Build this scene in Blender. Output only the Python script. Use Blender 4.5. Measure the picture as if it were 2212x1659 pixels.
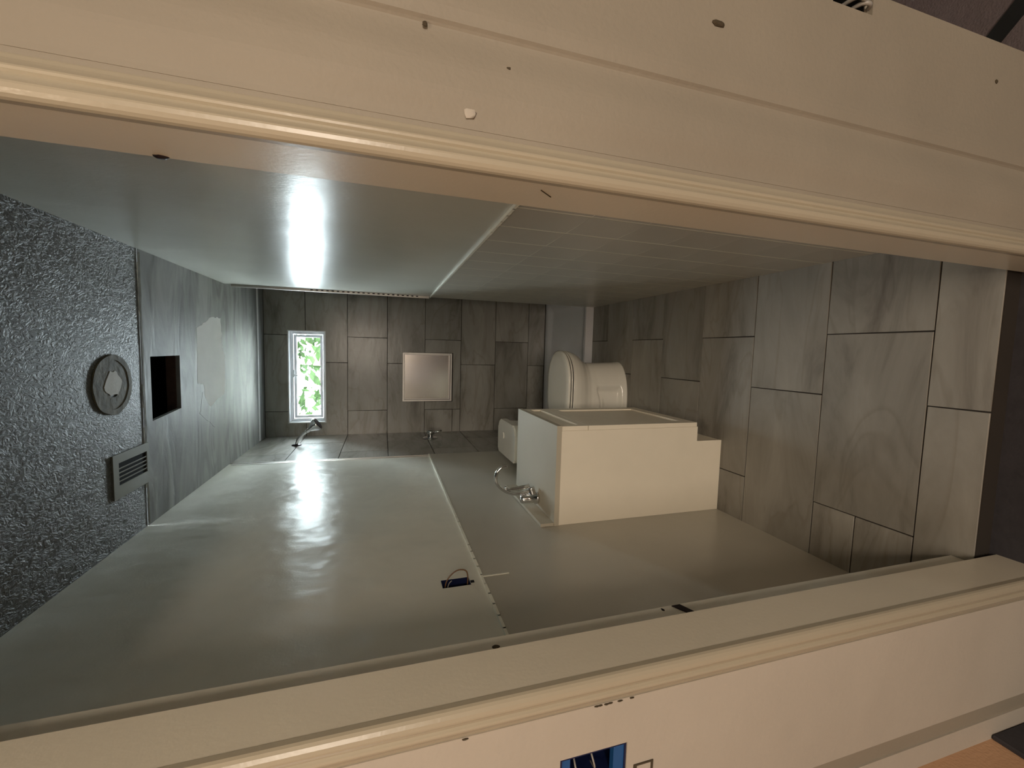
import bpy, bmesh, math, random
from mathutils import Matrix, Vector, noise
random.seed(7)
for o in list(bpy.data.objects): bpy.data.objects.remove(o)
C = bpy.context.scene
COL = C.collection

# ---------------------------------------------------------------- camera (phone held on its side: image left is up)
cd = bpy.data.cameras.new('camera'); cam = bpy.data.objects.new('camera', cd); COL.objects.link(cam)
cd.sensor_fit = 'HORIZONTAL'; cd.sensor_width = 36; cd.lens = 910.18/2212*36; cd.clip_start = .02
U = Vector((0.02609581, -0.29199162, -0.9560648)); V = Vector((-0.99661186, -0.08222188, -0.00209117)); W = Vector((-0.07799884, 0.95288008, -0.29314796))
m = Matrix((U, -V, -W)).transposed().to_4x4(); m.translation = (0, 0, 1.5)
cam.matrix_world = m
C.camera = cam
# ---------------------------------------------------------------- daylight, lamp, exposure
w = bpy.data.worlds.new('world'); C.world = w; w.use_nodes = True
bg = w.node_tree.nodes['Background']; bg.inputs[0].default_value = (.81, .92, 1, 1); bg.inputs[1].default_value = 62
def area(name, loc, rot, sx, sy, power, col, portal=False):
    l = bpy.data.lights.new(name, 'AREA'); l.shape = 'RECTANGLE'; l.size = sx; l.size_y = sy; l.energy = power; l.color = col
    o = bpy.data.objects.new(name, l); o.location = loc; o.rotation_euler = rot; COL.objects.link(o)
    if portal: l.cycles.is_portal = True
    return o
area('window_portal', (-.25, 3.86, 2.07), (math.radians(-90), 0, 0), .76, .30, 1, (1, 1, 1), True)
area('hall_fill_panel', (.50, -2.6, 1.95), (math.radians(72), 0, 0), 1.5, .5, 47.0, (1, .85, .70))  # added wide fill panel out of view, softly lights jambs and interior
area('hall_ceiling_light', (-.12, -.22, 2.34), (math.radians(12), 0, 0), .16, .16, 3.8, (1, .80, .58))
C.view_settings.view_transform = 'Standard'; C.view_settings.look = 'None'
C.view_settings.exposure = 0.55; C.view_settings.gamma = 1; C.view_settings.use_curve_mapping = False
C.cycles.max_bounces = 10; C.cycles.diffuse_bounces = 6; C.cycles.glossy_bounces = 5
C.cycles.sample_clamp_indirect = 0; C.cycles.caustics_reflective = True; C.cycles.blur_glossy = .5
C.cycles.use_denoising = True

# ---------------------------------------------------------------- measures (metres)
XL, XR, YB, ZC, YS = -.72, .345, 3.67, 2.38, 2.855
XA = .45                      # right wall of the shower recess, hidden behind the outside corner
HF = -.06                     # hall floor lies lower than the tiles

# ---------------------------------------------------------------- materials
def new_mat(name):
    mt = bpy.data.materials.new(name); mt.use_nodes = True
    nt = mt.node_tree; b = nt.nodes['Principled BSDF']
    return mt, nt, b
def N(nt, t, **k):
    n = nt.nodes.new(t)
    for a, v in k.items():
        if a.startswith('i_'): n.inputs[a[2:].replace('_', ' ')].default_value = v
        else: setattr(n, a, v)
    return n
def lin(c):
    return tuple(((x/255)/12.92 if x/255 <= .04045 else ((x/255+.055)/1.055)**2.4) for x in c)
def plain(name, rgb, rough=.5, metal=0, spec=.5, var=.06, scale=8, bump=0, bscale=60, coat=0):
    mt, nt, b = new_mat(name); c = lin(rgb)
    tc = N(nt, 'ShaderNodeTexCoord'); nz = N(nt, 'ShaderNodeTexNoise', i_Scale=scale, i_Detail=4.)
    nt.links.new(tc.outputs['Object'], nz.inputs['Vector'])
    r = N(nt, 'ShaderNodeValToRGB'); r.color_ramp.elements[0].position = .3; r.color_ramp.elements[1].position = .7
    r.color_ramp.elements[0].color = tuple(x*(1-var) for x in c)+(1,); r.color_ramp.elements[1].color = tuple(min(1, x*(1+var)) for x in c)+(1,)
    nt.links.new(nz.outputs['Fac'], r.inputs[0]); nt.links.new(r.outputs[0], b.inputs['Base Color'])
    b.inputs['Roughness'].default_value = rough; b.inputs['Metallic'].default_value = metal
    b.inputs['Specular IOR Level'].default_value = spec; b.inputs['Coat Weight'].default_value = coat; b.inputs['Coat Roughness'].default_value = .08
    if bump:
        n2 = N(nt, 'ShaderNodeTexNoise', i_Scale=bscale, i_Detail=3.); nt.links.new(tc.outputs['Object'], n2.inputs['Vector'])
        bp = N(nt, 'ShaderNodeBump', i_Strength=1., i_Distance=bump); nt.links.new(n2.outputs['Fac'], bp.inputs['Height']); nt.links.new(bp.outputs[0], b.inputs['Normal'])
    return mt
def paint(name, rgb, rough, orange, wave, var=.05, stretch=(1, 1, 1), coat=0., wscale=5., spec=.5):
    """semi gloss wall paint: fine roller relief plus low waviness of the skim coat"""
    mt, nt, b = new_mat(name); c = lin(rgb)
    tc = N(nt, 'ShaderNodeTexCoord'); mp = N(nt, 'ShaderNodeMapping'); mp.inputs['Scale'].default_value = stretch
    nt.links.new(tc.outputs['Object'], mp.inputs['Vector'])
    nz = N(nt, 'ShaderNodeTexNoise', i_Scale=3., i_Detail=5.); nt.links.new(tc.outputs['Object'], nz.inputs['Vector'])
    r = N(nt, 'ShaderNodeValToRGB'); r.color_ramp.elements[0].position = .3; r.color_ramp.elements[1].position = .7
    r.color_ramp.elements[0].color = tuple(x*(1-var) for x in c)+(1,); r.color_ramp.elements[1].color = tuple(x*(1+var) for x in c)+(1,)
    nt.links.new(nz.outputs['Fac'], r.inputs[0]); nt.links.new(r.outputs[0], b.inputs['Base Color'])
    n1 = N(nt, 'ShaderNodeTexNoise', i_Scale=140., i_Detail=2.); n2 = N(nt, 'ShaderNodeTexNoise', i_Scale=wscale, i_Detail=2.)
    nt.links.new(mp.outputs[0], n1.inputs['Vector']); nt.links.new(mp.outputs[0], n2.inputs['Vector'])
    b1 = N(nt, 'ShaderNodeBump', i_Strength=1., i_Distance=orange); b2 = N(nt, 'ShaderNodeBump', i_Strength=1., i_Distance=wave)
    nt.links.new(n1.outputs['Fac'], b1.inputs['Height']); nt.links.new(n2.outputs['Fac'], b2.inputs['Height']); nt.links.new(b2.outputs[0], b1.inputs['Normal'])
    nt.links.new(b1.outputs[0], b.inputs['Normal']); b.inputs['Roughness'].default_value = rough
    b.inputs['Specular IOR Level'].default_value = spec
    return mt
def slate(name, base, dark, light, rough):
    """stone-look porcelain: streaks along the tile's length, strong wandering veins, different on each tile"""
    mt, nt, b = new_mat(name); L = nt.links.new
    tc = N(nt, 'ShaderNodeTexCoord'); oi = N(nt, 'ShaderNodeObjectInfo')
    sc = N(nt, 'ShaderNodeMath', operation='MULTIPLY'); sc.inputs[1].default_value = 37.; L(oi.outputs['Random'], sc.inputs[0])
    ad = N(nt, 'ShaderNodeVectorMath', operation='ADD'); L(tc.outputs['Object'], ad.inputs[0]); L(sc.outputs[0], ad.inputs[1])
    mp = N(nt, 'ShaderNodeMapping'); mp.inputs['Scale'].default_value = (1.0, 3.6, 2); mp.inputs['Rotation'].default_value = (0, 0, .20); L(ad.outputs[0], mp.inputs['Vector'])
    n1 = N(nt, 'ShaderNodeTexNoise', i_Scale=1.7, i_Detail=9., i_Distortion=.7, i_Roughness=.62); L(mp.outputs[0], n1.inputs['Vector'])
    r1 = N(nt, 'ShaderNodeValToRGB'); e = r1.color_ramp.elements
    e[0].position = .30; e[0].color = lin(dark)+(1,); e[1].position = .72; e[1].color = lin(light)+(1,)
    k = e.new(.45); k.color = lin(base)+(1,)
    L(n1.outputs['Fac'], r1.inputs[0])
    n2 = N(nt, 'ShaderNodeTexNoise', i_Scale=.8, i_Detail=3., i_Distortion=2.2); L(mp.outputs[0], n2.inputs['Vector'])
    r2 = N(nt, 'ShaderNodeValToRGB'); e = r2.color_ramp.elements
    e[0].position = .465; e[0].color = (1, 1, 1, 1); e[1].position = .52; e[1].color = (1, 1, 1, 1); k = e.new(.5); k.color = (.66, .62, .57, 1)
    L(n2.outputs['Fac'], r2.inputs[0])
    mx = N(nt, 'ShaderNodeMix', data_type='RGBA', blend_type='MULTIPLY'); mx.inputs[0].default_value = .4
    L(r1.outputs[0], mx.inputs[6]); L(r2.outputs[0], mx.inputs[7])
    hs = N(nt, 'ShaderNodeHueSaturation'); mr = N(nt, 'ShaderNodeMapRange'); mr.inputs[3].default_value = .88; mr.inputs[4].default_value = 1.10
    L(oi.outputs['Random'], mr.inputs[0]); L(mr.outputs[0], hs.inputs['Value']); L(mx.outputs[2], hs.inputs['Color']); L(hs.outputs[0], b.inputs['Base Color'])
    n3 = N(nt, 'ShaderNodeTexNoise', i_Scale=9., i_Detail=6.); L(mp.outputs[0], n3.inputs['Vector'])
    bp = N(nt, 'ShaderNodeBump', i_Strength=1., i_Distance=.0006); L(n3.outputs['Fac'], bp.inputs['Height']); L(bp.outputs[0], b.inputs['Normal'])
    b.inputs['Roughness'].default_value = rough
    return mt
def knockdown():
    mt, nt, b = new_mat('knockdown_ceiling'); L = nt.links.new
    tc = N(nt, 'ShaderNodeTexCoord'); mp = N(nt, 'ShaderNodeMapping'); mp.inputs['Scale'].default_value = (1.3, .75, 1); L(tc.outputs['Object'], mp.inputs['Vector'])
    n1 = N(nt, 'ShaderNodeTexNoise', i_Scale=50., i_Detail=5., i_Distortion=2.0); L(mp.outputs[0], n1.inputs['Vector'])
    r = N(nt, 'ShaderNodeValToRGB'); r.color_ramp.elements[0].position = .42; r.color_ramp.elements[1].position = .58; L(n1.outputs['Fac'], r.inputs[0])
    bp = N(nt, 'ShaderNodeBump', i_Strength=1., i_Distance=.0021); L(r.outputs[0], bp.inputs['Height']); L(bp.outputs[0], b.inputs['Normal'])
    r2 = N(nt, 'ShaderNodeValToRGB'); r2.color_ramp.elements[0].color = lin((78, 77, 73))+(1,); r2.color_ramp.elements[1].color = lin((116, 115, 110))+(1,)
    L(n1.outputs['Fac'], r2.inputs[0]); L(r2.outputs[0], b.inputs['Base Color']); b.inputs['Roughness'].default_value = .5; b.inputs['Specular IOR Level'].default_value = .5
    return mt
def mud():
    mt, nt, b = new_mat('joint_compound'); L = nt.links.new
    tc = N(nt, 'ShaderNodeTexCoord'); mp = N(nt, 'ShaderNodeMapping'); mp.inputs['Scale'].default_value = (1.2, 4, 1); L(tc.outputs['Object'], mp.inputs['Vector'])
    n1 = N(nt, 'ShaderNodeTexNoise', i_Scale=2.2, i_Detail=7., i_Distortion=1.4); L(mp.outputs[0], n1.inputs['Vector'])
    r = N(nt, 'ShaderNodeValToRGB'); e = r.color_ramp.elements; e[0].position = .32; e[0].color = lin((122, 122, 119))+(1,); e[1].position = .68; e[1].color = lin((166, 166, 163))+(1,)
    L(n1.outputs['Fac'], r.inputs[0]); L(r.outputs[0], b.inputs['Base Color'])
    bp = N(nt, 'ShaderNodeBump', i_Strength=1., i_Distance=.003); L(n1.outputs['Fac'], bp.inputs['Height']); L(bp.outputs[0], b.inputs['Normal'])
    b.inputs['Roughness'].default_value = .6
    return mt
M = dict(
    wall_l=paint('satin_wall_paint', (222, 220, 208), .27, .00022, .008, wscale=6, spec=.25),
    wall_r=paint('gloss_wall_paint', (200, 201, 190), (.28), .0003, .004, stretch=(1, 1, .6), spec=.3),
    wains=paint('painted_old_tile', (186, 182, 170), .30, .00025, .003),
    jamb=paint('jamb_lit_paint', (222, 214, 196), .28, .0002, .002, var=.03),  # trim paint made lighter: reflected light on the jambs is in the colour
    seam=plain('caulk_line', (236, 234, 220), .6),
    hallw=paint('hall_wall_paint', (146, 138, 124), .65, .0005, .012, var=.05, wscale=3),
    patchw=paint('fresh_wall_compound', (180, 172, 160), .8, .0005, .006, var=.04),
    orange=paint('warm_lit_hall_paint', (200, 160, 126), .7, .001, .003),  # warm lamp light on the left hall wall is put into this colour
    trim=paint('trim_gloss_paint', (172, 163, 144), .28, .0002, .002, var=.03),
    knock=knockdown(), mud=mud(),
    patch=plain('dry_white_compound', (238, 236, 234), .8, var=.03, bump=.001, bscale=20),
    slate=slate('slate_floor_tile', (136, 132, 123), (108, 102, 93), (156, 152, 143), .6),
    slatew=slate('slate_wall_tile', (150, 147, 139), (118, 113, 105), (170, 167, 160), .26),
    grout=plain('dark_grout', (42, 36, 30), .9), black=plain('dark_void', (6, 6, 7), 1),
    white=plain('vinyl_white', (228, 230, 232), .3, var=.02), ceramic=plain('glazed_ceramic', (240, 236, 224), .10, var=.02, coat=.5),
    tray=plain('acrylic_white', (224, 224, 226), .18, var=.02), cab=plain('cabinet_foil', (238, 229, 210), .42, var=.02),
    top=plain('marble_top', (184, 176, 158), .7, var=.03, scale=3), chrome=plain('chrome', (215, 215, 215), .08, 1, var=.02),
    steel=plain('brushed_steel', (226, 218, 208), .2, 1, var=.05, scale=3), darkmetal=plain('dark_metal', (60, 52, 56), .4, .8),
    blue=plain('blue_plastic', (30, 84, 142), .45), navy=plain('shaded_blue_plastic', (14, 26, 66), .5), wire=plain('grey_wire', (150, 146, 140), .4), copper=plain('tan_wire', (120, 88, 60), .45),
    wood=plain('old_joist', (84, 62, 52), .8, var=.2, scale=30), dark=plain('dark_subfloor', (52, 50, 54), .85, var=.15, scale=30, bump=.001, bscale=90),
    carpet=plain('plum_floor', (100, 90, 91), .9, var=.1, scale=60, bump=.002, bscale=200), strip=plain('black_strip', (18, 20, 20), .5),
    speck=plain('brown_chip', (70, 60, 44), .9), leaf=plain('leaf_green', (25, 36, 17), .9, var=.5, spec=.05, scale=6), bark=plain('bark', (90, 76, 60), .9),
    grass=plain('pale_gravel', (150, 150, 142), .9, var=.3, scale=4), ring=plain('glue_ring', (112, 106, 90), .75, var=.3, scale=25, bump=.003, bscale=30),
    alu=plain('dull_aluminium', (190, 186, 180), .42, 1, var=.04), vent=plain('register_grey', (142, 142, 132), .5))
M['leaf'].node_tree.nodes['Principled BSDF'].inputs['Transmission Weight'].default_value = 0
glass, nt, b = new_mat('window_glass')
nt.nodes.remove(b); tb = N(nt, 'ShaderNodeBsdfTransparent'); gb = N(nt, 'ShaderNodeBsdfGlossy', i_Roughness=.02); fr = N(nt, 'ShaderNodeFresnel', i_IOR=1.45); mxs = N(nt, 'ShaderNodeMixShader')
tb.inputs[0].default_value = (.97, .99, .98, 1)
nt.links.new(fr.outputs[0], mxs.inputs[0]); nt.links.new(tb.outputs[0], mxs.inputs[1]); nt.links.new(gb.outputs[0], mxs.inputs[2]); nt.links.new(mxs.outputs[0], nt.nodes['Material Output'].inputs[0])

# ---------------------------------------------------------------- helpers
def tag(o, label=None, cat=None, kind=None, group=None):
    if label: o['label'] = label
    if cat: o['category'] = cat
    if kind: o['kind'] = kind
    if group: o['group'] = group
    return o
def emp(name, loc, label=None, cat=None, kind=None, group=None):
    o = bpy.data.objects.new(name, None); o.location = loc; COL.objects.link(o); o.empty_display_size = .05
    return tag(o, label, cat, kind, group)
def link(name, bm, mat, parent=None, smooth=False, loc=None, rot=None):
    """mesh given in world coordinates; stored relative to the thing it belongs to"""
    bmesh.ops.recalc_face_normals(bm, faces=bm.faces)
    me = bpy.data.meshes.new(name); bm.to_mesh(me); bm.free(); me.materials.append(mat)
    if smooth:
        for p in me.polygons: p.use_smooth = True
    o = bpy.data.objects.new(name, me); COL.objects.link(o)
    if parent:
        o.parent = parent; o.matrix_parent_inverse = world_of(parent).inverted()
    return o
def world_of(o):
    mw = Matrix.Translation(o.location) @ o.rotation_euler.to_matrix().to_4x4()
    if o.parent: mw = world_of(o.parent) @ o.matrix_parent_inverse @ mw
    return mw
def sm(t): t = max(0, min(1, t)); return t*t*(3-2*t)
def box(bm, x0, x1, y0, y1, z0, z1):
    v = [bm.verts.new((x, y, z)) for z in (z0, z1) for y in (y0, y1) for x in (x0, x1)]
    for f in ((0, 1, 3, 2), (4, 5, 7, 6), (0, 1, 5, 4), (2, 3, 7, 6), (0, 2, 6, 4), (1, 3, 7, 5)): bm.faces.new([v[i] for i in f])
    return v
def bx(*a, bev=0, seg=2):
    bm = bmesh.new(); box(bm, *a)
    if bev: bmesh.ops.bevel(bm, geom=bm.edges[:], offset=bev, segments=seg, affect='EDGES', profile=.7)
    return bm
def prism(bm, pts, f, a, b):
    """closed outline pts swept from a to b; f(p, t) -> 3-D"""
    A = [bm.verts.new(f(p, a)) for p in pts]; B = [bm.verts.new(f(p, b)) for p in pts]; n = len(pts)
    for i in range(n): bm.faces.new((A[i], A[(i+1) % n], B[(i+1) % n], B[i]))
    bm.faces.new(A); bm.faces.new(B[::-1])
def cells(us, vs, keep, to3, d0, d1, bm=None):
    """slab on a grid with holes: only outer faces, one closed mesh"""
    bm = bm or bmesh.new(); vt = {}
    def vv(i, j, k):
        if (i, j, k) not in vt: vt[i, j, k] = bm.verts.new(to3(us[i], vs[j], (d0, d1)[k]))
        return vt[i, j, k]
    K = {(i, j) for i in range(len(us)-1) for j in range(len(vs)-1) if keep((us[i]+us[i+1])/2, (vs[j]+vs[j+1])/2)}
    for i, j in K:
        for k in (0, 1): bm.faces.new([vv(i, j, k), vv(i+1, j, k), vv(i+1, j+1, k), vv(i, j+1, k)])
        for di, dj, a, b in ((-1, 0, (i, j), (i, j+1)), (1, 0, (i+1, j), (i+1, j+1)), (0, -1, (i, j), (i+1, j)), (0, 1, (i, j+1), (i+1, j+1))):
            if (i+di, j+dj) not in K: bm.faces.new([vv(*a, 0), vv(*b, 0), vv(*b, 1), vv(*a, 1)])
    return bm
def cuts(lo, hi, *xs): return sorted({lo, hi, *[x for x in xs if lo < x < hi]})
def slab(lo_u, hi_u, lo_v, hi_v, holes, to3, d0, d1, bm=None):
    us = cuts(lo_u, hi_u, *[x for h in holes for x in h[:2]]); vs = cuts(lo_v, hi_v, *[x for h in holes for x in h[2:]])
    return cells(us, vs, lambda u, v: not any(h[0] < u < h[1] and h[2] < v < h[3] for h in holes), to3, d0, d1, bm)
PZ = lambda u, v, d: (u, v, d)          # floor-like: u=x v=y
PY = lambda u, v, d: (u, d, v)          # wall facing -y: u=x v=z
PX = lambda u, v, d: (d, u, v)          # wall across x: u=y v=z
def tube(bm, pts, r, n=12, caps=True):
    pts = [Vector(p) for p in pts]; rs = r if isinstance(r, (list, tuple)) else [r]*len(pts)
    rings = []; up = None
    for i, p in enumerate(pts):
        t = (pts[min(i+1, len(pts)-1)]-pts[max(i-1, 0)]).normalized()
        if up is None: up = t.orthogonal().normalized()
        up = (up - t*up.dot(t)).normalized(); s = t.cross(up)
        rings.append([bm.verts.new(p + (up*math.cos(a)+s*math.sin(a))*rs[i]) for a in [2*math.pi*k/n for k in range(n)]])
    for a, b in zip(rings, rings[1:]):
        for k in range(n): bm.faces.new((a[k], a[(k+1) % n], b[(k+1) % n], b[k]))
    if caps: bm.faces.new(rings[0]); bm.faces.new(rings[-1][::-1])
def curve(ps, n=8):
    """Catmull-Rom through the points"""
    ps = [Vector(p) for p in ps]; q = [ps[0]*2-ps[1]]+ps+[ps[-1]*2-ps[-2]]; out = []
    for i in range(1, len(q)-2):
        for k in range(n):
            t = k/n; a, b, c, d = q[i-1:i+3]
            out.append(.5*((2*b)+(-a+c)*t+(2*a-5*b+4*c-d)*t*t+(-a+3*b-3*c+d)*t**3))
    return out+[ps[-1]]
def blob(bm, c, r, sx, sy, sz, seed=0, n=10):
    ret = bmesh.ops.create_icosphere(bm, subdivisions=2, radius=1)
    for v in ret['verts']:
        k = 1+.35*noise.noise(v.co*1.7+Vector((seed*3.1, 0, 0)))
        v.co = Vector((c[0]+v.co.x*sx*r*k, c[1]+v.co.y*sy*r*k, c[2]+v.co.z*sz*r*k))

# a tile: local x along its length, y across, z out of the wall; origin at its centre
def tile(parent, u0, u1, v0, v1, frame, mat, thick=.010, holes=(), gap=.0023, jit=.0004, name='tile', gv=None):
    gv = gap if gv is None else gv
    u0 += gap; u1 -= gap; v0 += gv; v1 -= gv
    if u1-u0 < .006 or v1-v0 < .006: return
    cu, cv = (u0+u1)/2, (v0+v1)/2
    hs = [(h[0]-cu, h[1]-cu, h[2]-cv, h[3]-cv) for h in holes if h[0] < u1 and h[1] > u0 and h[2] < v1 and h[3] > v0]
    bm = slab(u0-cu, u1-cu, v0-cv, v1-cv, hs, PZ, -thick, random.uniform(-jit, jit))
    bmesh.ops.dissolve_limit(bm, angle_limit=.01, verts=bm.verts, edges=bm.edges)
    if not hs:
        top = [e for e in bm.edges if all(v.co.z > -thick/2 for v in e.verts)]
        bmesh.ops.bevel(bm, geom=top, offset=.0012, segments=1, affect='EDGES')
    bmesh.ops.recalc_face_normals(bm, faces=bm.faces)
    me = bpy.data.meshes.new(name); bm.to_mesh(me); bm.free(); me.materials.append(mat)
    o = bpy.data.objects.new(name, me); COL.objects.link(o)
    o.parent = parent; o.matrix_parent_inverse = world_of(parent).inverted()
    X, Y, Z, org = frame
    mw = Matrix((X, Y, Z)).transposed().to_4x4(); mw.translation = Vector(org)+Vector(X)*cu+Vector(Y)*cv
    o.matrix_basis = mw
    return o
F_FLOOR = ((1, 0, 0), (0, 1, 0), (0, 0, 1), (0, 0, 0))
F_BACK = ((1, 0, 0), (0, 0, 1), (0, -1, 0), (0, YB, 0))
F_LEFT = ((0, 1, 0), (0, 0, -1), (-1, 0, 0), (XL, 0, 0))   # fixed below (needs +x normal)

# ================================================================ SETTING
# ---- floor with its tiles
fl = link('floor', bx(-.80, .47, .668, YB+.1, -.09, -.004), M['grout']); tag(fl, kind='structure')
rows = [.668, .803, 1.108, 1.413, 1.718, 2.024, 2.329, 2.634, YS]
for k in range(8):
    y0, y1 = rows[k], rows[k+1]
    js = [-.126, .484] if k % 2 == 0 else [-.517, .088]
    js = [-.73]+js+[XR]
    js = [j for j in js if j <= XR]
    for a, b in zip(js, js[1:]):
        if k == 1 and a < -.6:
            tile(fl, a, b, y0, .965, F_FLOOR, M['slate']); tile(fl, a, b, .965, y1, F_FLOOR, M['slate'])
        else: tile(fl, a, b, y0, y1, F_FLOOR, M['slate'])
hf = link('floor_hall', bx(-.95, 1.75, -4.60, .668, -.10, HF), M['dark']); tag(hf, kind='structure')
bm = bx(.62, 1.75, .668, 2.6, -.10, HF)
rf = link('floor_side_room', bm, M['carpet']); tag(rf, kind='structure')
bm = bmesh.new(); prism(bm, [(.862, .80), (.838, .765), (1.02, .60), (1.05, .635)], lambda p, t: (p[0], p[1], t), HF, HF+.006)
link('transition_strip', bm, M['strip'], rf)

# ---- back wall with window and niche openings
WX0, WX1, WZ0, WZ1 = -.617, .118, 1.938, 2.211
NX0, NX1, NZ0, NZ1 = -.452, -.034, .922, 1.342
bm = slab(-.90, XA+.12, -.09, ZC+.04, [(WX0, WX1, WZ0, WZ1), (NX0+.004, NX1-.004, NZ0+.004, NZ1-.004)], PY, YB+.007, YB+.165)
wb = link('wall_back', bm, M['grout']); tag(wb, kind='structure')
zs = [ZC-.004, 2.084, 1.774, 1.464, 1.156, .846, .536, .226, .066]
for k in range(8):
    z1, z0 = zs[k], zs[k+1]
    js = [XL-.005]+([-.523, .080] if k % 2 == 0 else [-.13])+[XA]
    for a, b in zip(js, js[1:]):
        pieces = [(a, b)]
        hs = [(WX0, WX1, WZ0, WZ1), (NX0, NX1, NZ0, NZ1)]
        for (p, q) in pieces:
            if k == 4 and p < -.2:      # row of cut pieces around the niche
                tile(wb, p, q, z0, NZ0-.006, F_BACK, M['slatew']) if p < -.5 else None
                if p >= -.53:
                    tile(wb, p, q, z0, .90, F_BACK, M['slatew']); tile(wb, p, NX0, .90, z1, F_BACK, M['slatew']); tile(wb, NX1, q, .90, z1, F_BACK, M['slatew'])
                else: tile(wb, p, q, NZ0-.006, z1, F_BACK, M['slatew'])
            else: tile(wb, p, q, z0, z1, F_BACK, M['slatew'], holes=hs)
bm = bx(-.90, XA+.12, YB+.006, YB+.012, ZC-.004, ZC+.03)

# ---- left wall: painted board, old tile wainscot painted over, tiled shower end
SB = (1.222, 1.270, 1.238, 1.326)       # open switch box in the left wall (y, z)
bm = slab(.70, YS, -.09, ZC+.02, [SB], PX, XL-.012, XL)
box(bm, XL-.09, XL-.012, .70, SB[0]-.03, -.09, ZC+.02); box(bm, XL-.09, XL-.012, SB[1]+.03, YS, -.09, ZC+.02)
box(bm, XL-.09, XL-.012, SB[0]-.03, SB[1]+.03, -.09, SB[2]-.03); box(bm, XL-.09, XL-.012, SB[0]-.03, SB[1]+.03, SB[3]+.03, ZC+.02)
wl = link('wall_left', bm, M['wall_l']); tag(wl, kind='structure')
link('wainscot_panel', bx(XL, XL+.007, .66, YS, 0, 1.198), M['wains'], wl)
link('shower_backing', bx(XL-.09, XL-.008, YS, YB+.165, -.09, ZC+.02), M['grout'], wl)
bm = bmesh.new()
for i in range(40):
    y0 = .72+(YS-.72)*i/40; y1 = .72+(YS-.72)*(i+1)/40+.004; h = .0018+.0022*noise.noise(Vector((i*.5, 0, 0)))
    box(bm, XL, XL+.009, y0, y1, 1.197-h, 1.201+h)
box(bm, XL+.004, XL+.0085, 1.244, 1.249, 1.11, 1.2)
link('caulk_seam', bm, M['seam'], wl)
FL = ((0, 1, 0), (0, 0, 1), (1, 0, 0), (XL, 0, 0))
for k in range(8):
    z1, z0 = zs[k], zs[k+1]
    js = [YS+.006, 3.053 if k % 2 == 0 else 3.36, YB]
    for a, b in zip(js, js[1:]): tile(wl, a, b, z0, z1, FL, M['slatew'])
bm = bmesh.new(); box(bm, XL-.004, XL+.0035, YS-.004, YS+.006, 1.20, ZC-.02); box(bm, XL-.001, XL+.0015, YS-.03, YS-.004, 1.20, ZC-.02)
link('edge_trim', bm, M['alu'], wl)

# ---- right wall (thick chase), wainscot of square tiles painted over
bm = bx(XR, .619, .64, YS, -.09, ZC+.02)
wr = link('wall_right', bm, M['wall_r']); tag(wr, kind='structure')
FR = ((0, 1, 0), (0, 0, -1), (-1, 0, 0), (XR, 0, 0))
FRm = ((0, 1, 0), (0, 0, 1), (-1, 0, 0), (XR-.006, 0, 0))
zr = [1.196, 1.000, .836, .672, .508, .344, .18, .0]
ys_ = [.72]
y = .824
while y < YS-.08: ys_.append(y); y += .1575
ys_.append(YS)
link('tile_bed', bx(XR-.0056, XR, .72, YS, 0, 1.2), M['seam'], wr)
for i in range(len(ys_)-1):
    for j in range(len(zr)-1):
        if (i+j*2) % 3 == 0 and j > 0: pass
        tile(wr, ys_[i], ys_[i+1], zr[j+1], zr[j], FRm, M['wains'], thick=.004, gap=.0032, jit=.0001, gv=.0007)
bm = bmesh.new()
for i in range(40):
    y0 = .72+(YS-.72)*i/40; y1 = .72+(YS-.72)*(i+1)/40+.004; h = .0012+.0012*noise.noise(Vector((i*.6, 4, 0)))
    box(bm, XR-.0085, XR, y0, y1, 1.200-h, 1.205+h)
link('caulk_seam', bm, M['seam'], wr)
# metal corner trim with its punched flange
bm = slab(XR-.0095, XR-.0006, 1.21, 2.345, [(XR-.0075, XR-.0015, 1.28+.030*k, 1.294+.030*k) for k in range(22)], PY, YS-.001, YS+.001); box(bm, XR-.0145, XR-.0095, YS-.001, YS+.010, 1.21, 2.345)
link('edge_trim', bm, M['alu'], wr)
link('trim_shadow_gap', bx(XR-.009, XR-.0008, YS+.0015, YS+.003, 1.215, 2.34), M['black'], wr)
wa = link('wall_shower_right', bx(XA, XA+.12, YS-.02, YB+.165, -.09, ZC+.02), M['grout']); tag(wa, kind='structure')
FA = ((0, 1, 0), (0, 0, 1), (-1, 0, 0), (XA-.008, 0, 0))
for k in range(8):
    js = [YS, 3.053 if k % 2 == 0 else 3.36, YB]
    for a, b_ in zip(js, js[1:]): tile(wa, a, b_, zs[k+1], zs[k], FA, M['slatew'])

# ---- ceiling: old textured sheet, new smooth sheet with the duct hole, patches
ce = emp('ceiling', (0, 1.8, ZC), kind='structure')
YE = 1.948
link('textured_sheet', bx(XL-.02, .60, .60, YE-.003, ZC, ZC+.03), M['knock'], ce)
DX0, DX1, DY0, DY1 = -.310, -.059, 2.010, 2.262
bm = slab(XL-.02, XA+.02, YE, YB+.02, [(DX0, DX1, DY0, DY1)], PZ, ZC-.002, ZC+.014)
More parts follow.
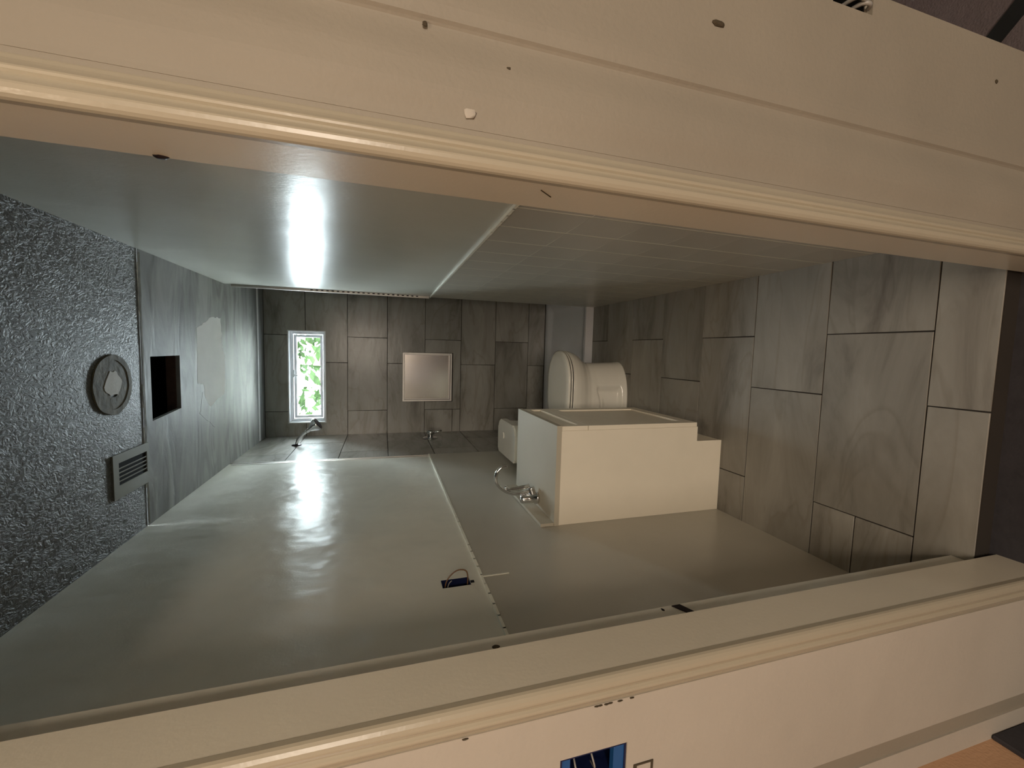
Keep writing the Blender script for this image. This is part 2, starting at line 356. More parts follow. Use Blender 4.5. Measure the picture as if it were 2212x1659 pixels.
# ragged ceiling edge: jitter the hole's corners
for v in bm.verts:
    if abs(v.co.x-DX0) < .001 and abs(v.co.y-DY1) < .001: v.co.x += .012
    if abs(v.co.x-DX0) < .001 and abs(v.co.y-DY0) < .001: v.co.x -= .006
link('smooth_sheet', bm, M['mud'], ce)
bm = bmesh.new(); box(bm, DX0-.08, DX1+.06, DY0-.02, DY1+.14, ZC+.40, ZC+.42)
for a in ((DX0-.08, DX0-.06, DY0-.02, DY1+.14), (DX1+.04, DX1+.06, DY0-.02, DY1+.14), (DX0-.08, DX1+.06, DY0-.04, DY0-.02), (DX0-.08, DX1+.06, DY1+.12, DY1+.14)): box(bm, *a, ZC+.014, ZC+.42)
link('roof_cavity', bm, M['black'], ce)
link('joist', bx(DX0-.06, DX1+.04, DY1-.004, DY1+.034, ZC+.0145, ZC+.05), M['wood'], ce)
bm = bmesh.new(); tube(bm, [(-.09, DY0+.03, ZC+.04), (-.13, DY0+.004, ZC+.035)], .012, 12); link('pipe_end', bm, M['white'], ce, True)
bm = bmesh.new(); tube(bm, [(-.255, DY0+.035, ZC+.03), (-.245, DY0-.004, ZC+.04)], .014, 12); link('pipe_end', bm, M['white'], ce, True)
def outline(bm, pts, z0, z1, sub=6, amp=.006, seed=0):
    P = []
    for i, p in enumerate(pts):
        q = pts[(i+1) % len(pts)]
        for k in range(sub):
            t = k/sub; x = p[0]+(q[0]-p[0])*t; y = p[1]+(q[1]-p[1])*t
            P.append((x+amp*noise.noise(Vector((x*40, y*40, seed))), y+amp*noise.noise(Vector((x*40, y*40, seed+5)))))
    prism(bm, P, lambda p, t: (p[0], p[1], t), z0, z1)
bm = bmesh.new(); outline(bm, [(.07, 2.46), (.13, 2.62), (.145, 2.78), (.0, 2.79), (-.10, 2.83), (-.29, 2.82), (-.345, 2.55), (-.21, 2.52), (-.20, 2.44)], ZC-.0025, ZC-.002, 6, .014, 1); link('compound_patch', bm, M['patch'], ce)
bm = bmesh.new(); outline(bm, [(XL+.01, YE+.0), (XL+.01, YE+.014), (.33, YE+.012), (.33, YE)], ZC-.003, ZC+.001, 20, .008, 3)
link('taped_joint', bm, M['ring'], ce)
bm = bmesh.new(); outline(bm, [(-.25, 2.50), (-.34, 2.60), (-.42, 2.78), (-.46, 2.66), (-.36, 2.46)], ZC-.0026, ZC-.002, 5, .014, 2); link('compound_patch', bm, M['mud'], ce)
bm = bmesh.new(); box(bm, XL, XA, 3.50, 3.535, ZC-.004, ZC-.001); link('taped_joint', bm, M['patch'], ce)

# ---- door wall with jambs and casings
J0, J1, JY0, JY1, WY1, HZ = -.505, .230, .5625, .655, .715, 2.05
HB = (-.700, -.640, 1.112, 1.232)       # hall switch box hole (x, z)
HS = (.588, .612, .715, .79)            # torn socket hole near the hall corner
holes = [(J0-.02, J1+.02, HF-.04, HZ)]
bm = slab(-.95, .62, HF-.04, 2.42, holes+[HB, HS], PY, JY0, JY0+.013)
slab(-.95, .62, HF-.04, 2.42, [(J0-.024, J1+.024, HF-.04, HZ), (HB[0]-.01, HB[1]+.01, HB[2]-.02, HB[3]+.02), (HS[0]-.02, .63, HS[2]-.03, HS[3]+.03)], PY, JY0+.013, .64, bm)
slab(-.95, XR+.02, HF-.04, 2.42, [(J0-.026, J1+.022, HF-.04, HZ)], PY, .64, WY1, bm)
wf = link('wall_front', bm, M['hallw']); tag(wf, kind='structure')
# fresh compound skim on the hall side, left of the casing
bm = bmesh.new(); outline(bm, [(-.564, HF), (-.564, 2.30), (-.809, 2.30), (-.809, HF)], 0, 0, 1, 0)
bm.free(); bm = bmesh.new()
pts = [(-.563, HF-.03), (-.565, .5), (-.562, 1.3), (-.564, 2.3), (-.809, 2.3), (-.807, HF-.03)]
slab(-.809, -.5605, HF-.03, 2.3, [HB], PY, JY0-.0025, JY0, bm)
link('compound_skim', bm, M['patchw'], wf)
bm = bx(-.900, -.846, JY0-.003, JY0+.002, HF-.03, 2.3); link('compound_skim', bm, M['patchw'], wf)
bm = bmesh.new(); prism(bm, [(-.809, JY0-.0025), (-.846, JY0-.003), (-.846, JY0), (-.809, JY0)], lambda p, t: (p[0], p[1], t), HF-.03, 2.3); link('corner_strip', bm, M['hallw'], wf) if False else bm.free()
# soft built-up compound ridges right of the casing
bm = bmesh.new()
prof = []
for i in range(41):
    x = .284+(.6185-.284)*i/40
for x in [.284, .290, .296, .302, .308, .314, .320, .326, .332, .338, .344, .350, .356, .362, .368, .374, .380, .386, .391, .396, .3985, .401, .404, .408, .413, .419, .426, .434, .444, .456, .47, .49, .52, .56, .60]:
    if x < .3985: d = -.0048*sm((x-.284)/.045)*(1-.80*sm((x-.348)/.050))-.0004
    else: d = -.0014-.0030*sm((x-.3985)/.006)-.0012*sm((x-.404)/.02)+.0014*sm((x-.42)/.05)
    prof.append((x, d*1.9))
def ridge(z0, z1, xmax):
    bm = bmesh.new(); pr = [q for q in prof if q[0] < xmax]+[(xmax, prof[-1][1])]
    o_ = [(x, JY0+d) for x, d in pr]+[(xmax, JY0+.001), (.284, JY0+.001)]
    prism(bm, o_, lambda p, t: (p[0], p[1], t), z0, z1); return bm
ridge_ = 1
bm = ridge(HF-.03, HS[2]-.008, .6185); b2 = ridge(HS[3]+.008, 2.3, .6185); b3 = ridge(HS[2]-.008, HS[3]+.008, HS[0]-.004)
tmp = bpy.data.meshes.new('t')
for q in (b2, b3): q.to_mesh(tmp); bm.from_mesh(tmp); q.free()
link('compound_ridge', bm, M['hallw'], wf)
for (x, z, r, sx, sz, s) in ((.495, 1.022, .010, .5, 1.1, 1), (.364, 1.345, .004, .7, 1, 2), (.394, 1.452, .0035, 1, 1, 3), (.547, .36, .004, 1, 1, 4)):
    bm = bmesh.new(); blob(bm, (x, JY0-.0085 if x > .4 else JY0-.0072, z), r, sx, .35, sz, s); link('paint_chip', bm, M['speck'], wf)
bm = bmesh.new(); blob(bm, (.303, JY0-.0045, 1.394), .009, 1, .12, 1, 8); link('compound_dab', bm, M['patchw'], wf, True)
for i, (x, z) in enumerate([(-.5632, 1.172), (-.5632, 1.166), (-.5635, 1.155), (-.5632, 1.148), (-.5635, 1.13), (-.5632, 1.108), (-.5635, 1.385)]):
    bm = bmesh.new(); blob(bm, (x+.0012, JY0-.0032, z), .0035, .35, .5, 1.3, i+20); link('paint_gap', bm, M['speck'], wf)

door = emp('door_1', (-.14, .6, 0), kind='structure')
link('drywall_return', bx(-.5312, -.5300, .6555, .7158, 0, 2.03), M['wall_l'], door)
for (x0, x1) in ((J0-.018, J0), (J1, J1+.018)): link('jamb', bx(x0, x1, JY0-.001, JY1, HF-.02, HZ-.02, bev=.0012, seg=1), M['jamb'], door)
link('head_jamb', bx(J0-.018, J1+.018, JY0-.001, JY1, HZ-.02, HZ), M['trim'], door)
cp = [(0, 0), (0, .0080), (.0015, .0115), (.0045, .0145), (.009, .0168), (.014, .0176), (.0165, .0172), (.0180, .0160), (.0215, .0128), (.0250, .0104), (.0285, .0088), (.0295, .0098), (.0312, .0116), (.0340, .0124), (.0362, .0118), (.0378, .0104), (.0420, .0068), (.0465, .0036), (.0520, .0010), (.0535, 0)]
def casing(s, x0, k=1.0, zt=HZ+.03):
    bm = bmesh.new(); prism(bm, [(x0+s*a*k, JY0-b_) for a, b_ in cp], lambda p, t: (p[0], p[1], t), HF-.02, zt); return link('casing', bm, M['trim'], door)
casing(1, J1-.0004, .90); casing(-1, J0+.0004, 1.06)
bm = bmesh.new(); prism(bm, [(HZ-.023+a, JY0-b_) for a, b_ in cp], lambda p, t: (t, p[1], p[0]), J0-.05, J1+.05); link('head_casing', bm, M['trim'], door)
# latch plate and screw hole at the back edge of the left wall end
bm = bmesh.new(); prism(bm, [(.680, .880), (.684, .898), (.712, .915), (.712, .895)], lambda p, t: (t, p[0], p[1]), J0-.0246, J0-.0225)
link('strike_plate', bm, M['darkmetal'], door)
bm = bmesh.new(); blob(bm, (J0-.0255, .707, .94), .005, .3, 1, .8, 5); link('screw_hole', bm, M['black'], door)
bm = bmesh.new(); blob(bm, (J0-.025, .690, 1.305), .006, .35, 1, 1.2, 6); link('screw_hole', bm, M['speck'], door)
bm = bmesh.new(); blob(bm, (J1-.0005, .651, 1.765), .007, .35, .8, 1.2, 9); link('nail_head', bm, M['darkmetal'], door)
bm = bmesh.new(); tube(bm, [(J1-.0004, .583, 1.285), (J1-.0004, .603, 1.262)], .0009, 6); link('scratch', bm, M['speck'], door)

# ---- hall shell
for nm, a in (('wall_hall_left', (-.98, -.90, -4.60, JY0, HF-.04, 2.44)), ('wall_hall_right', (1.70, 1.80, -4.60, 2.7, HF-.04, 2.44)), ('wall_side_room', (.62, 1.75, 2.6, 2.7, HF-.04, 2.44))):
    tag(link(nm, bx(*a), M['orange'] if 'left' in nm else M['hallw']), kind='structure')
bm = slab(-.98, 1.8, HF-.04, 2.44, [(-.88, -.48, HF-.04, 2.03)], PY, -4.60, -4.50)  # unseen doorway added so one side of the niche reflects dark
tag(link('wall_hall_back', bm, M['hallw']), kind='structure')
dk = link('wall_unseen_dark', slab(-1.2, 0, HF-.04, 2.44, [], PY, -5.55, -5.50), M['dark']); tag(dk, kind='structure')  # unseen dark space added behind that doorway for the niche reflection
tag(link('wall_unseen_dark_side', bx(-1.25, -1.2, -5.55, -4.50, HF-.04, 2.44), M['dark']), kind='structure')
tag(link('wall_unseen_dark_end', bx(0, .05, -5.55, -4.60, HF-.04, 2.44), M['dark']), kind='structure')
tag(link('floor_unseen_dark', bx(-1.2, 0, -5.50, -4.60, -.10, HF), M['dark']), kind='structure')
tag(link('ceiling_hall', bx(-1.25, 1.8, -5.55, .60, 2.42, 2.46), M['hallw']), kind='structure')
tag(link('ceiling_side_room', bx(.62, 1.8, .60, 2.7, 2.42, 2.46), M['hallw']), kind='structure')
tag(link('baseboard_hall_left', bx(-.90, -.888, -4.50, JY0-.003, HF, .10, bev=.003, seg=1), M['dark']), kind='structure')

# ---- window
win = emp('window_1', (-.25, YB+.1, 1.94), kind='structure')
def ring(x0, x1, z0, z1, w_, y0, y1, mat, name, par, bev=.002):
    bm = slab(x0, x1, z0, z1, [(x0+w_, x1-w_, z0+w_, z1-w_)], PY, y0, y1); return link(name, bm, mat, par)
link('reveal', slab(WX0-.001, WX1+.001, WZ0-.001, WZ1+.001, [(WX0+.007, WX1-.007, WZ0+.007, WZ1-.007)], PY, YB-.003, YB+.165), M['white'], win)
ring(WX0+.007, WX1-.007, WZ0+.007, WZ1-.007, .012, YB+.055, YB+.135, M['white'], 'outer_frame', win)
f2 = ring(WX0+.019, WX1-.019, WZ0+.019, WZ1-.019, .008, YB+.065, YB+.12, M['white'], 'inner_frame', win)
sh = ring(WX0+.031, WX1-.031, WZ0+.030, WZ1-.030, .020, YB+.075, YB+.105, M['white'], 'sash', win)
link('pane', bx(WX0+.05, WX1-.05, WZ0+.049-.0, WZ1-.049, YB+.088, YB+.092) if False else bx(WX0+.05, WX1-.05, YB+.088, YB+.092, WZ0+.049, WZ1-.049), glass, win)
bm = bmesh.new(); box(bm, -.255, -.195, YB+.058, YB+.075, WZ1-.034, WZ1-.024); box(bm, -.245, -.232, YB+.048, YB+.06, WZ1-.062, WZ1-.024); link('latch', bm, M['white'], win)

# ================================================================ THINGS
# ---- shower tray
XS0, XS1 = XL+.001, XA-.009
tr = emp('shower_tray', (-.15, 3.2, 0), 'low white shower tray on the floor under the tiled end wall', 'shower tray')
bm = bmesh.new(); nx, ny = 40, 36; G = []
Y0_, Y1_ = YS-.002, YB-.0015
for j in range(ny+1):
    row = []
    for i in range(nx+1):
        x = XS0+(XS1-XS0)*i/nx; y = Y0_+(Y1_-Y0_)*j/ny
        d = min(x-XS0, XS1-x, y-Y0_); db = Y1_-y
        z = .062-.032*sm((d-.035)/.04)
        z = max(z, .062-.032*sm((db-.05)/.05))
        row.append(bm.verts.new((x, y, z)))
    G.append(row)
for j in range(ny):
    for i in range(nx): bm.faces.new((G[j][i], G[j][i+1], G[j+1][i+1], G[j+1][i]))
be = [e for e in bm.edges if e.is_boundary]
ex = bmesh.ops.extrude_edge_only(bm, edges=be)
for v in ex['geom']:
    if isinstance(v, bmesh.types.BMVert): v.co.z = .0012
o = link('basin', bm, M['tray'], tr, True)
me = o.data
md = o.modifiers.new('e', 'EDGE_SPLIT'); md.split_angle = math.radians(40)
bm = bmesh.new(); tube(bm, [(-.15, 3.27, .0315), (-.15, 3.27, .0345)], .045, 24); link('drain', bm, M['chrome'], tr)

# ---- niche insert
ni = emp('shower_niche', ((NX0+NX1)/2, YB, NZ0), 'square brushed steel recess set into the tiled end wall', 'wall niche')
ring(NX0+.002, NX1-.002, NZ0+.002, NZ1-.002, .012, YB-.004, YB+.004, M['alu'], 'rim', ni)
ring(NX0+.009, NX1-.009, NZ0+.009, NZ1-.009, .003, YB-.001, YB+.05, M['darkmetal'], 'side_lining', ni)
link('back_panel', bx(NX0+.010, NX1-.010, YB+.048, YB+.052, NZ0+.010, NZ1-.010), M['steel'], ni)
ring(NX0+.013, NX1-.013, NZ0+.013, NZ1-.013, .008, YB+.040, YB+.047, M['alu'], 'inner_lip', ni)

# ---- toilet (faces +x)
TY = 2.50
to = emp('toilet', (-.33, TY, 0), 'white two-piece toilet with closed lid beyond the vanity', 'toilet')
def section(xb, xf, hw, n=72, p=2.4, fr=.55):
    """outline: squarer back, rounded front"""
    pts = []; cx = xb+(xf-xb)*fr
    for k in range(n):
        a = 2*math.pi*k/n; c, s = math.cos(a), math.sin(a)
        e = 2/2.15 if c > 0 else 2/4.5
        L_ = (xf-cx) if c > 0 else (cx-xb)
        pts.append((cx+L_*math.copysign(abs(c)**e, c), math.copysign(abs(s)**e, s)*hw))
    return pts
def loft(secs, panel=False):
    bm = bmesh.new(); rings = []
    for z, xb, xf, hw in secs:
        r = []
        for x, y in section(xb, xf, hw):
            yy = y
            if panel:
                e = sm((-.215+.10*max(0, z-.17)/.06*0-x)/.014)*sm((x+.56)/.014)*sm((z-.035)/.012)*sm((.205+(-.24-x)*-.3-z)/.014)
                if abs(y) > .05: yy = y-math.copysign(.028*e, y)
            r.append(bm.verts.new((x, TY+yy, z)))
        rings.append(r)
    n = len(rings[0])
    for a, b_ in zip(rings, rings[1:]):
        for k in range(n): bm.faces.new((a[k], a[(k+1) % n], b_[(k+1) % n], b_[k]))
    bm.faces.new(rings[0]); bm.faces.new(rings[-1][::-1])
    return bm
key = [(0, -.60, -.052, .148), (.02, -.60, -.055, .143), (.05, -.60, -.058, .138), (.20, -.59, -.064, .130), (.245, -.585, -.062, .131), (.275, -.58, -.046, .140), (.305, -.57, -.020, .155), (.335, -.56, -.002, .166), (.365, -.55, .008, .172), (.390, -.55, .010, .173)]
def interp(z):
    for a, b_ in zip(key, key[1:]):
        if a[0] <= z <= b_[0]:
            t = (z-a[0])/(b_[0]-a[0]); return (z,)+tuple(a[i]+(b_[i]-a[i])*t for i in (1, 2, 3))
link('bowl', loft([interp(.390*i/60) for i in range(61)], True), M['ceramic'], to, True)
link('seat', loft([(.3960, -.42, .006, .171), (.3966, -.424, .010, .174), (.4060, -.424, .011, .175), (.4066, -.42, .008, .172)]), M['ceramic'], to, True)
link('lid', loft([(.4115, -.42, .007, .171), (.4122, -.425, .011, .175), (.420, -.425, .012, .176), (.427, -.42, .002, .166), (.430, -.40, -.03, .135), (.431, -.36, -.10, .07)]), M['ceramic'], to, True)
link('seat_gap_shade', loft([(.3902, -.42, .004, .1705), (.3959, -.42, .004, .1705)]), M['black'], to)  # black ring painting the shade in the gap between bowl and seat
link('lid_gap_shade', loft([(.4066, -.42, .006, .1715), (.4114, -.42, .006, .1715)]), M['black'], to)  # same black ring for the shaded gap under the lid
def tank(x0, x1, y0, y1, z0, z1, r, name, tp=0):
    bm = bmesh.new(); P = []
    for cx, cy, a0 in ((x1-r, y1-r, 0), (x0+.02, y1-.02, 90), (x0+.02, y0+.02, 180), (x1-r, y0+r, 270)):
        rr = r if a0 in (0, 270) else .02
        for k in range(7):
            a = math.radians(a0+15*k); P.append((cx+rr*math.cos(a), cy+rr*math.sin(a)))
    prism(bm, P, lambda p, t: ((p[0]-(x0+x1)/2)*(1-tp*(t == z0))+(x0+x1)/2, (p[1]-(y0+y1)/2)*(1-tp*(t == z0))+(y0+y1)/2, t), z0, z1)
    es = [e for e in bm.edges if all(abs(v.co.z-z1) < 1e-5 for v in e.verts)]
    bmesh.ops.bevel(bm, geom=es, offset=.008, segments=3, affect='EDGES')
    return link(name, bm, M['ceramic'], to, False)
tank(-.655, -.455, 2.325, 2.675, .3915, .722, .05, 'tank', .10); tank(-.662, -.442, 2.315, 2.685, .723, .762, .06, 'tank_lid')
bm = bmesh.new(); tube(bm, [(-.54, 2.56, .7622), (-.54, 2.56, .766)], .02, 20); link('flush_button', bm, M['ceramic'], to)
link('hinge_block', bx(-.450, -.425, 2.42, 2.58, .393, .424, bev=.004), M['ceramic'], to)

# ---- vanity
va = emp('vanity', (-.51, 1.81, 0), 'small cream vanity cabinet against the left wall with pale top', 'vanity')
VY0, VY1 = 1.555, 2.06; XB = XL+.0075
bm = bmesh.new(); prism(bm, [(XB, .0005), (-.385, .0005), (-.385, .137), (-.319, .137), (-.319, .805), (XB, .805)], lambda p, t: (p[0], t, p[1]), VY0, VY0+.016); link('side_panel', bm, M['cab'], va)
bm = bmesh.new(); prism(bm, [(XB, .0005), (-.385, .0005), (-.385, .137), (-.319, .137), (-.319, .805), (XB, .805)], lambda p, t: (p[0], t, p[1]), VY1-.016, VY1); link('side_panel', bm, M['cab'], va)
link('carcass', bx(XB, -.330, VY0+.016, VY1-.016, .139, .800), M['cab'], va)
link('toe_board', bx(-.410, -.386, VY0+.016, VY1-.016, .0005, .137), M['cab'], va)
link('toe_edge', bx(-.400, -.3852, VY0-.0035, VY0+.0, .001, .098), M['cab'], va) if False else None
def shaker(x0, x1, y0, y1, z0, z1, w_, name):
    bm = slab(y0, y1, z0, z1, [(y0+w_, y1-w_, z0+w_, z1-w_)], PX, x0, x1); box(bm, x0, x1-.007, y0+w_, y1-w_, z0+w_, z1-w_)
    # raised bead round the panel
    slab(y0+w_, y1-w_, z0+w_, z1-w_, [(y0+w_+.006, y1-w_-.006, z0+w_+.006, z1-w_-.006)], PX, x1-.006, x1-.0035, bm)
    return link(name, bm, M['cab'], va)
shaker(-.3185, -.300, VY0+.0015, VY1-.0015, .141, .684, .055, 'door')
shaker(-.3185, -.300, VY0+.0015, VY1-.0015, .687, .803, .032, 'drawer_front')
# top: thin slab with a shallow moulded basin
bm = bmesh.new(); nx, ny = 36, 44; G = []; TX0, TX1, TY0, TY1, TZ = XB, -.297, VY0-.004, VY1+.004, .827
for j in range(ny+1):
    r_ = []
    for i in range(nx+1):
        x = TX0+(TX1-TX0)*i/nx; y = TY0+(TY1-TY0)*j/ny
        q = math.hypot((x+.475)/.125, (y-1.82)/.17)
        r_.append(bm.verts.new((x, y, TZ-.003*sm((1.0-q)/.6))))
    G.append(r_)
for j in range(ny):
    for i in range(nx): bm.faces.new((G[j][i], G[j][i+1], G[j+1][i+1], G[j+1][i]))
ex = bmesh.ops.extrude_edge_only(bm, edges=[e for e in bm.edges if e.is_boundary])
for v in ex['geom']:
    if isinstance(v, bmesh.types.BMVert): v.co.z = .806
bmesh.ops.contextual_create(bm, geom=[e for e in bm.edges if e.is_boundary])
o = link('countertop', bm, M['top'], va, True); o.modifiers.new('e', 'EDGE_SPLIT').split_angle = math.radians(40)
link('backsplash', bx(XB, XB+.014, TY0, TY1, TZ+.0002, TZ+.058, bev=.002), M['top'], va)

# ---- faucet
fa = emp('faucet', (-.655, 1.745, TZ), 'chrome gooseneck faucet with side lever on the vanity top', 'faucet')
bm = bmesh.new(); tube(bm, [(-.660, 1.745, TZ+.0002), (-.660, 1.745, TZ+.012), (-.660, 1.745, TZ+.013), (-.660, 1.745, TZ+.075), (-.660, 1.745, TZ+.082)], [.026, .026, .0215, .0205, .016], 24); link('body', bm, M['chrome'], fa, True)
bm = bmesh.new(); tube(bm, curve([(-.655, 1.75, .846), (-.632, 1.752, .852), (-.612, 1.755, .858)], 4), [.016]*9, 18); link('valve_hub', bm, M['chrome'], fa, True)
bm = bmesh.new(); tube(bm, curve([(-.628, 1.755, .862), (-.634, 1.752, .90), (-.634, 1.75, .945), (-.612, 1.75, .992), (-.575, 1.75, 1.022), (-.535, 1.75, 1.020), (-.512, 1.75, .998), (-.508, 1.75, .975)], 7), .0078, 14); link('spout', bm, M['chrome'], fa, True)
bm = bmesh.new(); pts = curve([(-.606, 1.755, .868), (-.609, 1.752, .895), (-.614, 1.75, .935), (-.613, 1.75, .965), (-.602, 1.75, .980)], 5); tube(bm, pts, [.011-.0055*i/(len(pts)-1) for i in range(len(pts))], 14); link('lever', bm, M['chrome'], fa, True)

# ---- shower head and valve on the tiled end of the left wall
sh_ = emp('wall_mounted_shower', (XL, 3.32, 2.10), 'chrome shower head on a bent arm high beside the window', 'shower')
bm = bmesh.new(); tube(bm, [(XL+.0005, 3.32, 2.095), (XL+.006, 3.32, 2.095), (XL+.010, 3.32, 2.095)], [.033, .030, .014], 24); link('flange', bm, M['darkmetal'], sh_, True)
bm = bmesh.new(); tube(bm, curve([(XL+.008, 3.32, 2.095), (-.68, 3.32, 2.085), (-.645, 3.32, 2.055), (-.622, 3.32, 2.03)], 6), .0105, 14); link('arm', bm, M['chrome'], sh_, True)
d = Vector((.60, 0, -.80)).normalized(); p0 = Vector((-.622, 3.32, 2.03))
bm = bmesh.new(); tube(bm, [p0, p0+d*.012, p0+d*.02, p0+d*.035, p0+d*.075, p0+d*.095, p0+d*.098], [.012, .016, .012, .020, .044, .050, .046], 28); link('head', bm, M['chrome'], sh_, True)
bm = bmesh.new(); tube(bm, [p0+d*.0982, p0+d*.101], .043, 28); link('nozzle_plate', bm, M['darkmetal'], sh_)
sv = emp('shower_valve', (XL, 3.44, 1.13), 'chrome shower mixer knob low on the tiled side wall', 'shower valve')
bm = bmesh.new(); tube(bm, [(XL+.0005, 3.42, 1.13), (XL+.004, 3.42, 1.13), (XL+.008, 3.42, 1.13)], [.062, .060, .045], 32); link('escutcheon', bm, M['chrome'], sv, True)
bm = bmesh.new(); tube(bm, [(XL+.008, 3.42, 1.13), (XL+.03, 3.42, 1.13), (XL+.032, 3.42, 1.13), (XL+.058, 3.42, 1.13), (XL+.064, 3.42, 1.13)], [.024, .024, .034, .034, .026], 28); link('knob', bm, M['chrome'], sv, True)
bm = bmesh.new(); tube(bm, [(XL+.045, 3.42, 1.105), (XL+.05, 3.415, 1.07), (XL+.06, 3.41, 1.04)], [.010, .009, .006], 14); link('lever', bm, M['chrome'], sv, True)

# ---- ceiling things
lb = emp('ceiling_lamp_base', (-.150, 1.763, ZC), 'round stained ring left by a lamp on the textured ceiling', 'lamp base')
def annulus(cx, cy, rx0, rx1, z0, z1, name, mat, par, n=40, seed=0):
    bm = bmesh.new(); R4 = []
    for (k0, z) in ((1, z1), (1, z0), (0, z0), (0, z1)):
        r_ = []
        for i in range(n):
            a = 2*math.pi*i/n; rr = (rx1 if k0 else rx0)*(1+.05*noise.noise(Vector((math.cos(a)*2, math.sin(a)*2, seed+k0))))
            r_.append(bm.verts.new((cx+rr*math.cos(a)*.96, cy+rr*math.sin(a)*1.03, z)))
        R4.append(r_)
    for a_, b_ in zip(R4, R4[1:]+R4[:1]):
        for i in range(n): bm.faces.new((a_[i], a_[(i+1) % n], b_[(i+1) % n], b_[i]))
    return link(name, bm, mat, par)
annulus(-.150, 1.763, .044, .108, ZC-.0025, ZC-.0005, 'glue_ring', M['ring'], lb)
annulus(-.150, 1.763, .088, .106, ZC-.0042, ZC-.0025, 'outer_bead', M['ring'], lb, seed=4)
bm = bmesh.new(); outline(bm, [(-.105, 1.745), (-.108, 1.79), (-.15, 1.81), (-.186, 1.785), (-.190, 1.74), (-.150, 1.715)], ZC-.0035, ZC-.0005, 4, .012, 9); link('bare_patch', bm, M['patch'], lb)
ve = emp('ceiling_vent', (-.47, 1.85, ZC), 'square slotted air register in the textured ceiling beside the left wall', 'vent')
bm = slab(-.548, -.392, 1.736, 1.966, [(-.503, -.424, 1.768, 1.950)], PZ, ZC-.005, ZC-.0005); link('frame', bm, M['vent'], ve)
link('dark_throat', bx(-.503, -.424, 1.768, 1.950, ZC-.0012, ZC-.0006), M['black'], ve)
for x in (-.444, -.459, -.474, -.489):
    bm = bmesh.new(); prism(bm, [(x, ZC-.0045), (x+.0025, ZC-.0045), (x-.002, ZC-.0014), (x-.0045, ZC-.0014)], lambda p, t: (p[0], t, p[1]), 1.769, 1.949); link('slat', bm, M['vent'], ve)

# ---- open electrical boxes
def open_box(name, x, y, z, axis, w_, h, dpt, label, mats):
    e = emp(name, (x, y, z), label, 'electrical box'); return e
eb = open_box('electrical_box', -.67, JY0, 1.112, 'y', 0, 0, 0, 'open blue electrical box in the pale hall wall beside the casing', None)
x0, x1, z0, z1 = HB[0]+.0008, HB[1]-.0008, HB[2]+.0008, HB[3]-.0008
bm = slab(x0, x1, z0, z1, [(x0+.003, x1-.003, z0+.003, z1-.003)], PY, JY0-.001, JY0+.062); box(bm, x0, x1, JY0+.058, JY0+.062, z0, z1); link('box', bm, M['navy'], eb)
bm = bmesh.new(); box(bm, x0+.0032, x1-.0032, JY0+.001, JY0+.012, z0+.003, z0+.022); link('screw_tab', bm, M['blue'], eb)
link('screw_tab', bx(x0+.0032, x1-.0032, JY0+.001, JY0+.012, z1-.018, z1-.003), M['blue'], eb)
for k, (dz, dx) in enumerate(((1.165, 0), (1.195, .008))):
    bm = bmesh.new(); tube(bm, curve([(x1-.006, JY0+.045, dz), (x1-.016-dx, JY0+.008, dz+.006), (x1-.035-dx, JY0+.004, dz+.002), (x1-.05, JY0+.03, dz-.004)], 6), .0016, 8); link('wire', bm, M['wire'], eb, True)
bm = bmesh.new(); slab(-.712, -.684, 1.060, 1.098, [(-.708, -.687, 1.064, 1.092)], PY, JY0-.004, JY0-.0026, bm); link('cut_slot', bm, M['speck'], wf)

eb2 = emp('electrical_box', (XL, 1.246, 1.238), 'dark open switch box with a looped wire in the left wall', 'electrical box')
y0, y1, z0, z1 = SB[0]+.0006, SB[1]-.0006, SB[2]+.0006, SB[3]-.0006
bm = slab(y0, y1, z0, z1, [(y0+.002, y1-.002, z0+.002, z1-.002)], PX, XL-.060, XL-.001); box(bm, XL-.062, XL-.058, y0, y1, z0, z1); link('box', bm, M['navy'], eb2)
bm = bmesh.new(); tube(bm, curve([(XL-.03, 1.240, 1.318), (XL+.006, 1.244, 1.312), (XL+.028, 1.250, 1.292), (XL+.036, 1.252, 1.268), (XL+.024, 1.250, 1.246), (XL-.03, 1.242, 1.246)], 6), .0021, 8); link('wire', bm, M['copper'], eb2, True)
bm = bmesh.new(); tube(bm, curve([(XL-.03, 1.236, 1.312), (XL+.002, 1.236, 1.306), (XL+.012, 1.238, 1.296)], 5), .0016, 8); link('wire', bm, M['wire'], eb2, True)
bm = bmesh.new(); box(bm, XL-.02, XL+.0015, 1.232, 1.244, 1.226, 1.2375); link('mounting_ear', bm, M['black'], eb2)

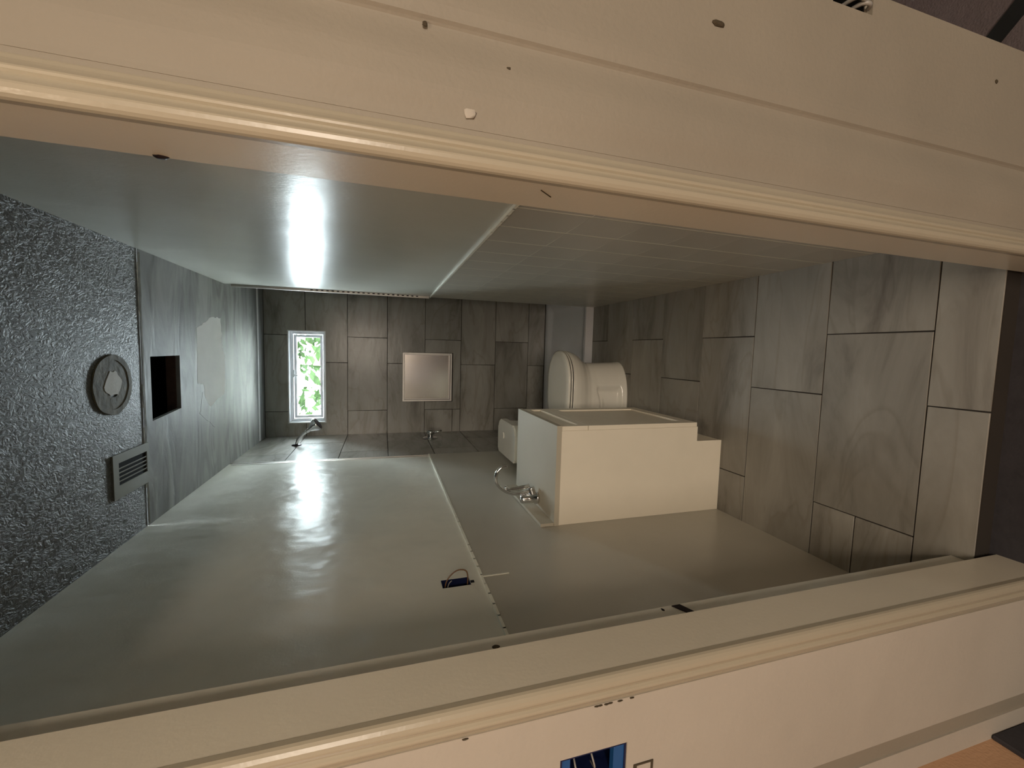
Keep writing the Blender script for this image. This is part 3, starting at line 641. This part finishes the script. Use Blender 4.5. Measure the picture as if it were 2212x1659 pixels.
eb3 = emp('electrical_box', ((HS[0]+HS[1])/2, JY0, HS[2]), 'torn socket hole with grey cable near the hall wall corner', 'electrical box')
x0, x1, z0, z1 = HS[0]+.0008, HS[1]-.0008, HS[2]+.0008, HS[3]-.0008
bm = slab(x0, x1, z0, z1, [(x0+.002, x1-.002, z0+.002, z1-.002)], PY, JY0, JY0+.05); box(bm, x0, x1, JY0+.048, JY0+.05, z0, z1); link('box', bm, M['black'], eb3)
for k in range(2):
    bm = bmesh.new(); tube(bm, curve([(.604-.006*k, JY0+.03, .75-.012*k), (.602-.006*k, JY0-.006, .748-.014*k), (.598-.004*k, JY0-.014, .735-.012*k), (.600-.004*k, JY0-.004, .722-.01*k)], 5), .0034, 8); link('cable', bm, M['wire'], eb3, True)

# ---- garden seen through the window
tag(link('ground_garden', bx(-8, 8, YB+.6, 16, -.6, -.5), M['grass']), kind='structure')
def tree(x, y, z0, h, r, nl, label, seed):
    rnd = random.Random(seed)
    t = emp('leafy_tree', (x, y, z0), label, 'tree')
    bm = bmesh.new(); tube(bm, [(x, y, z0), (x+.05, y, z0+h*.3), (x-.05, y, z0+h*.6), (x, y, z0+h*.92)], [.10, .08, .06, .02], 10); link('trunk', bm, M['bark'], t, True)
    ends = []
    for k in range(7):
        a = rnd.uniform(0, 6.28); zz = z0+h*rnd.uniform(.35, .8); e = Vector((x+r*.8*math.cos(a), y+r*.8*math.sin(a), zz+rnd.uniform(.2, .6)))
        bm = bmesh.new(); tube(bm, [(x, y, zz), ((x+e.x)/2, (y+e.y)/2, zz+.25), e], [.035, .022, .008], 6); link('branch', bm, M['bark'], t, True); ends.append(e)
    bm = bmesh.new()
    for k in range(nl):
        c = rnd.choice(ends); q = Vector((rnd.gauss(0, .28*r), rnd.gauss(0, .28*r), rnd.gauss(0, .22*r)))+c
        a = Vector((rnd.gauss(0, 1), rnd.gauss(0, 1), rnd.gauss(0, .6))).normalized(); s = a.cross(Vector((rnd.random(), rnd.random(), rnd.random()))).normalized(); L_ = rnd.uniform(.05, .11)
        v = [bm.verts.new(q-a*L_), bm.verts.new(q+s*L_*.4), bm.verts.new(q+a*L_), bm.verts.new(q-s*L_*.4)]; bm.faces.new(v)
    f = link('foliage', bm, M['leaf'], t); f['kind'] = 'stuff'
tree(-.2, 6.4, -.5, 3.9, 1.0, 1050, 'leafy green tree right outside the small high window', 3)
tree(1.9, 9.0, -.5, 5.6, 1.5, 1300, 'taller leafy tree further back behind the window', 5)
tree(-2.6, 9.5, -.5, 5.2, 1.4, 1200, 'bushy far tree at the window\'s left end', 8)
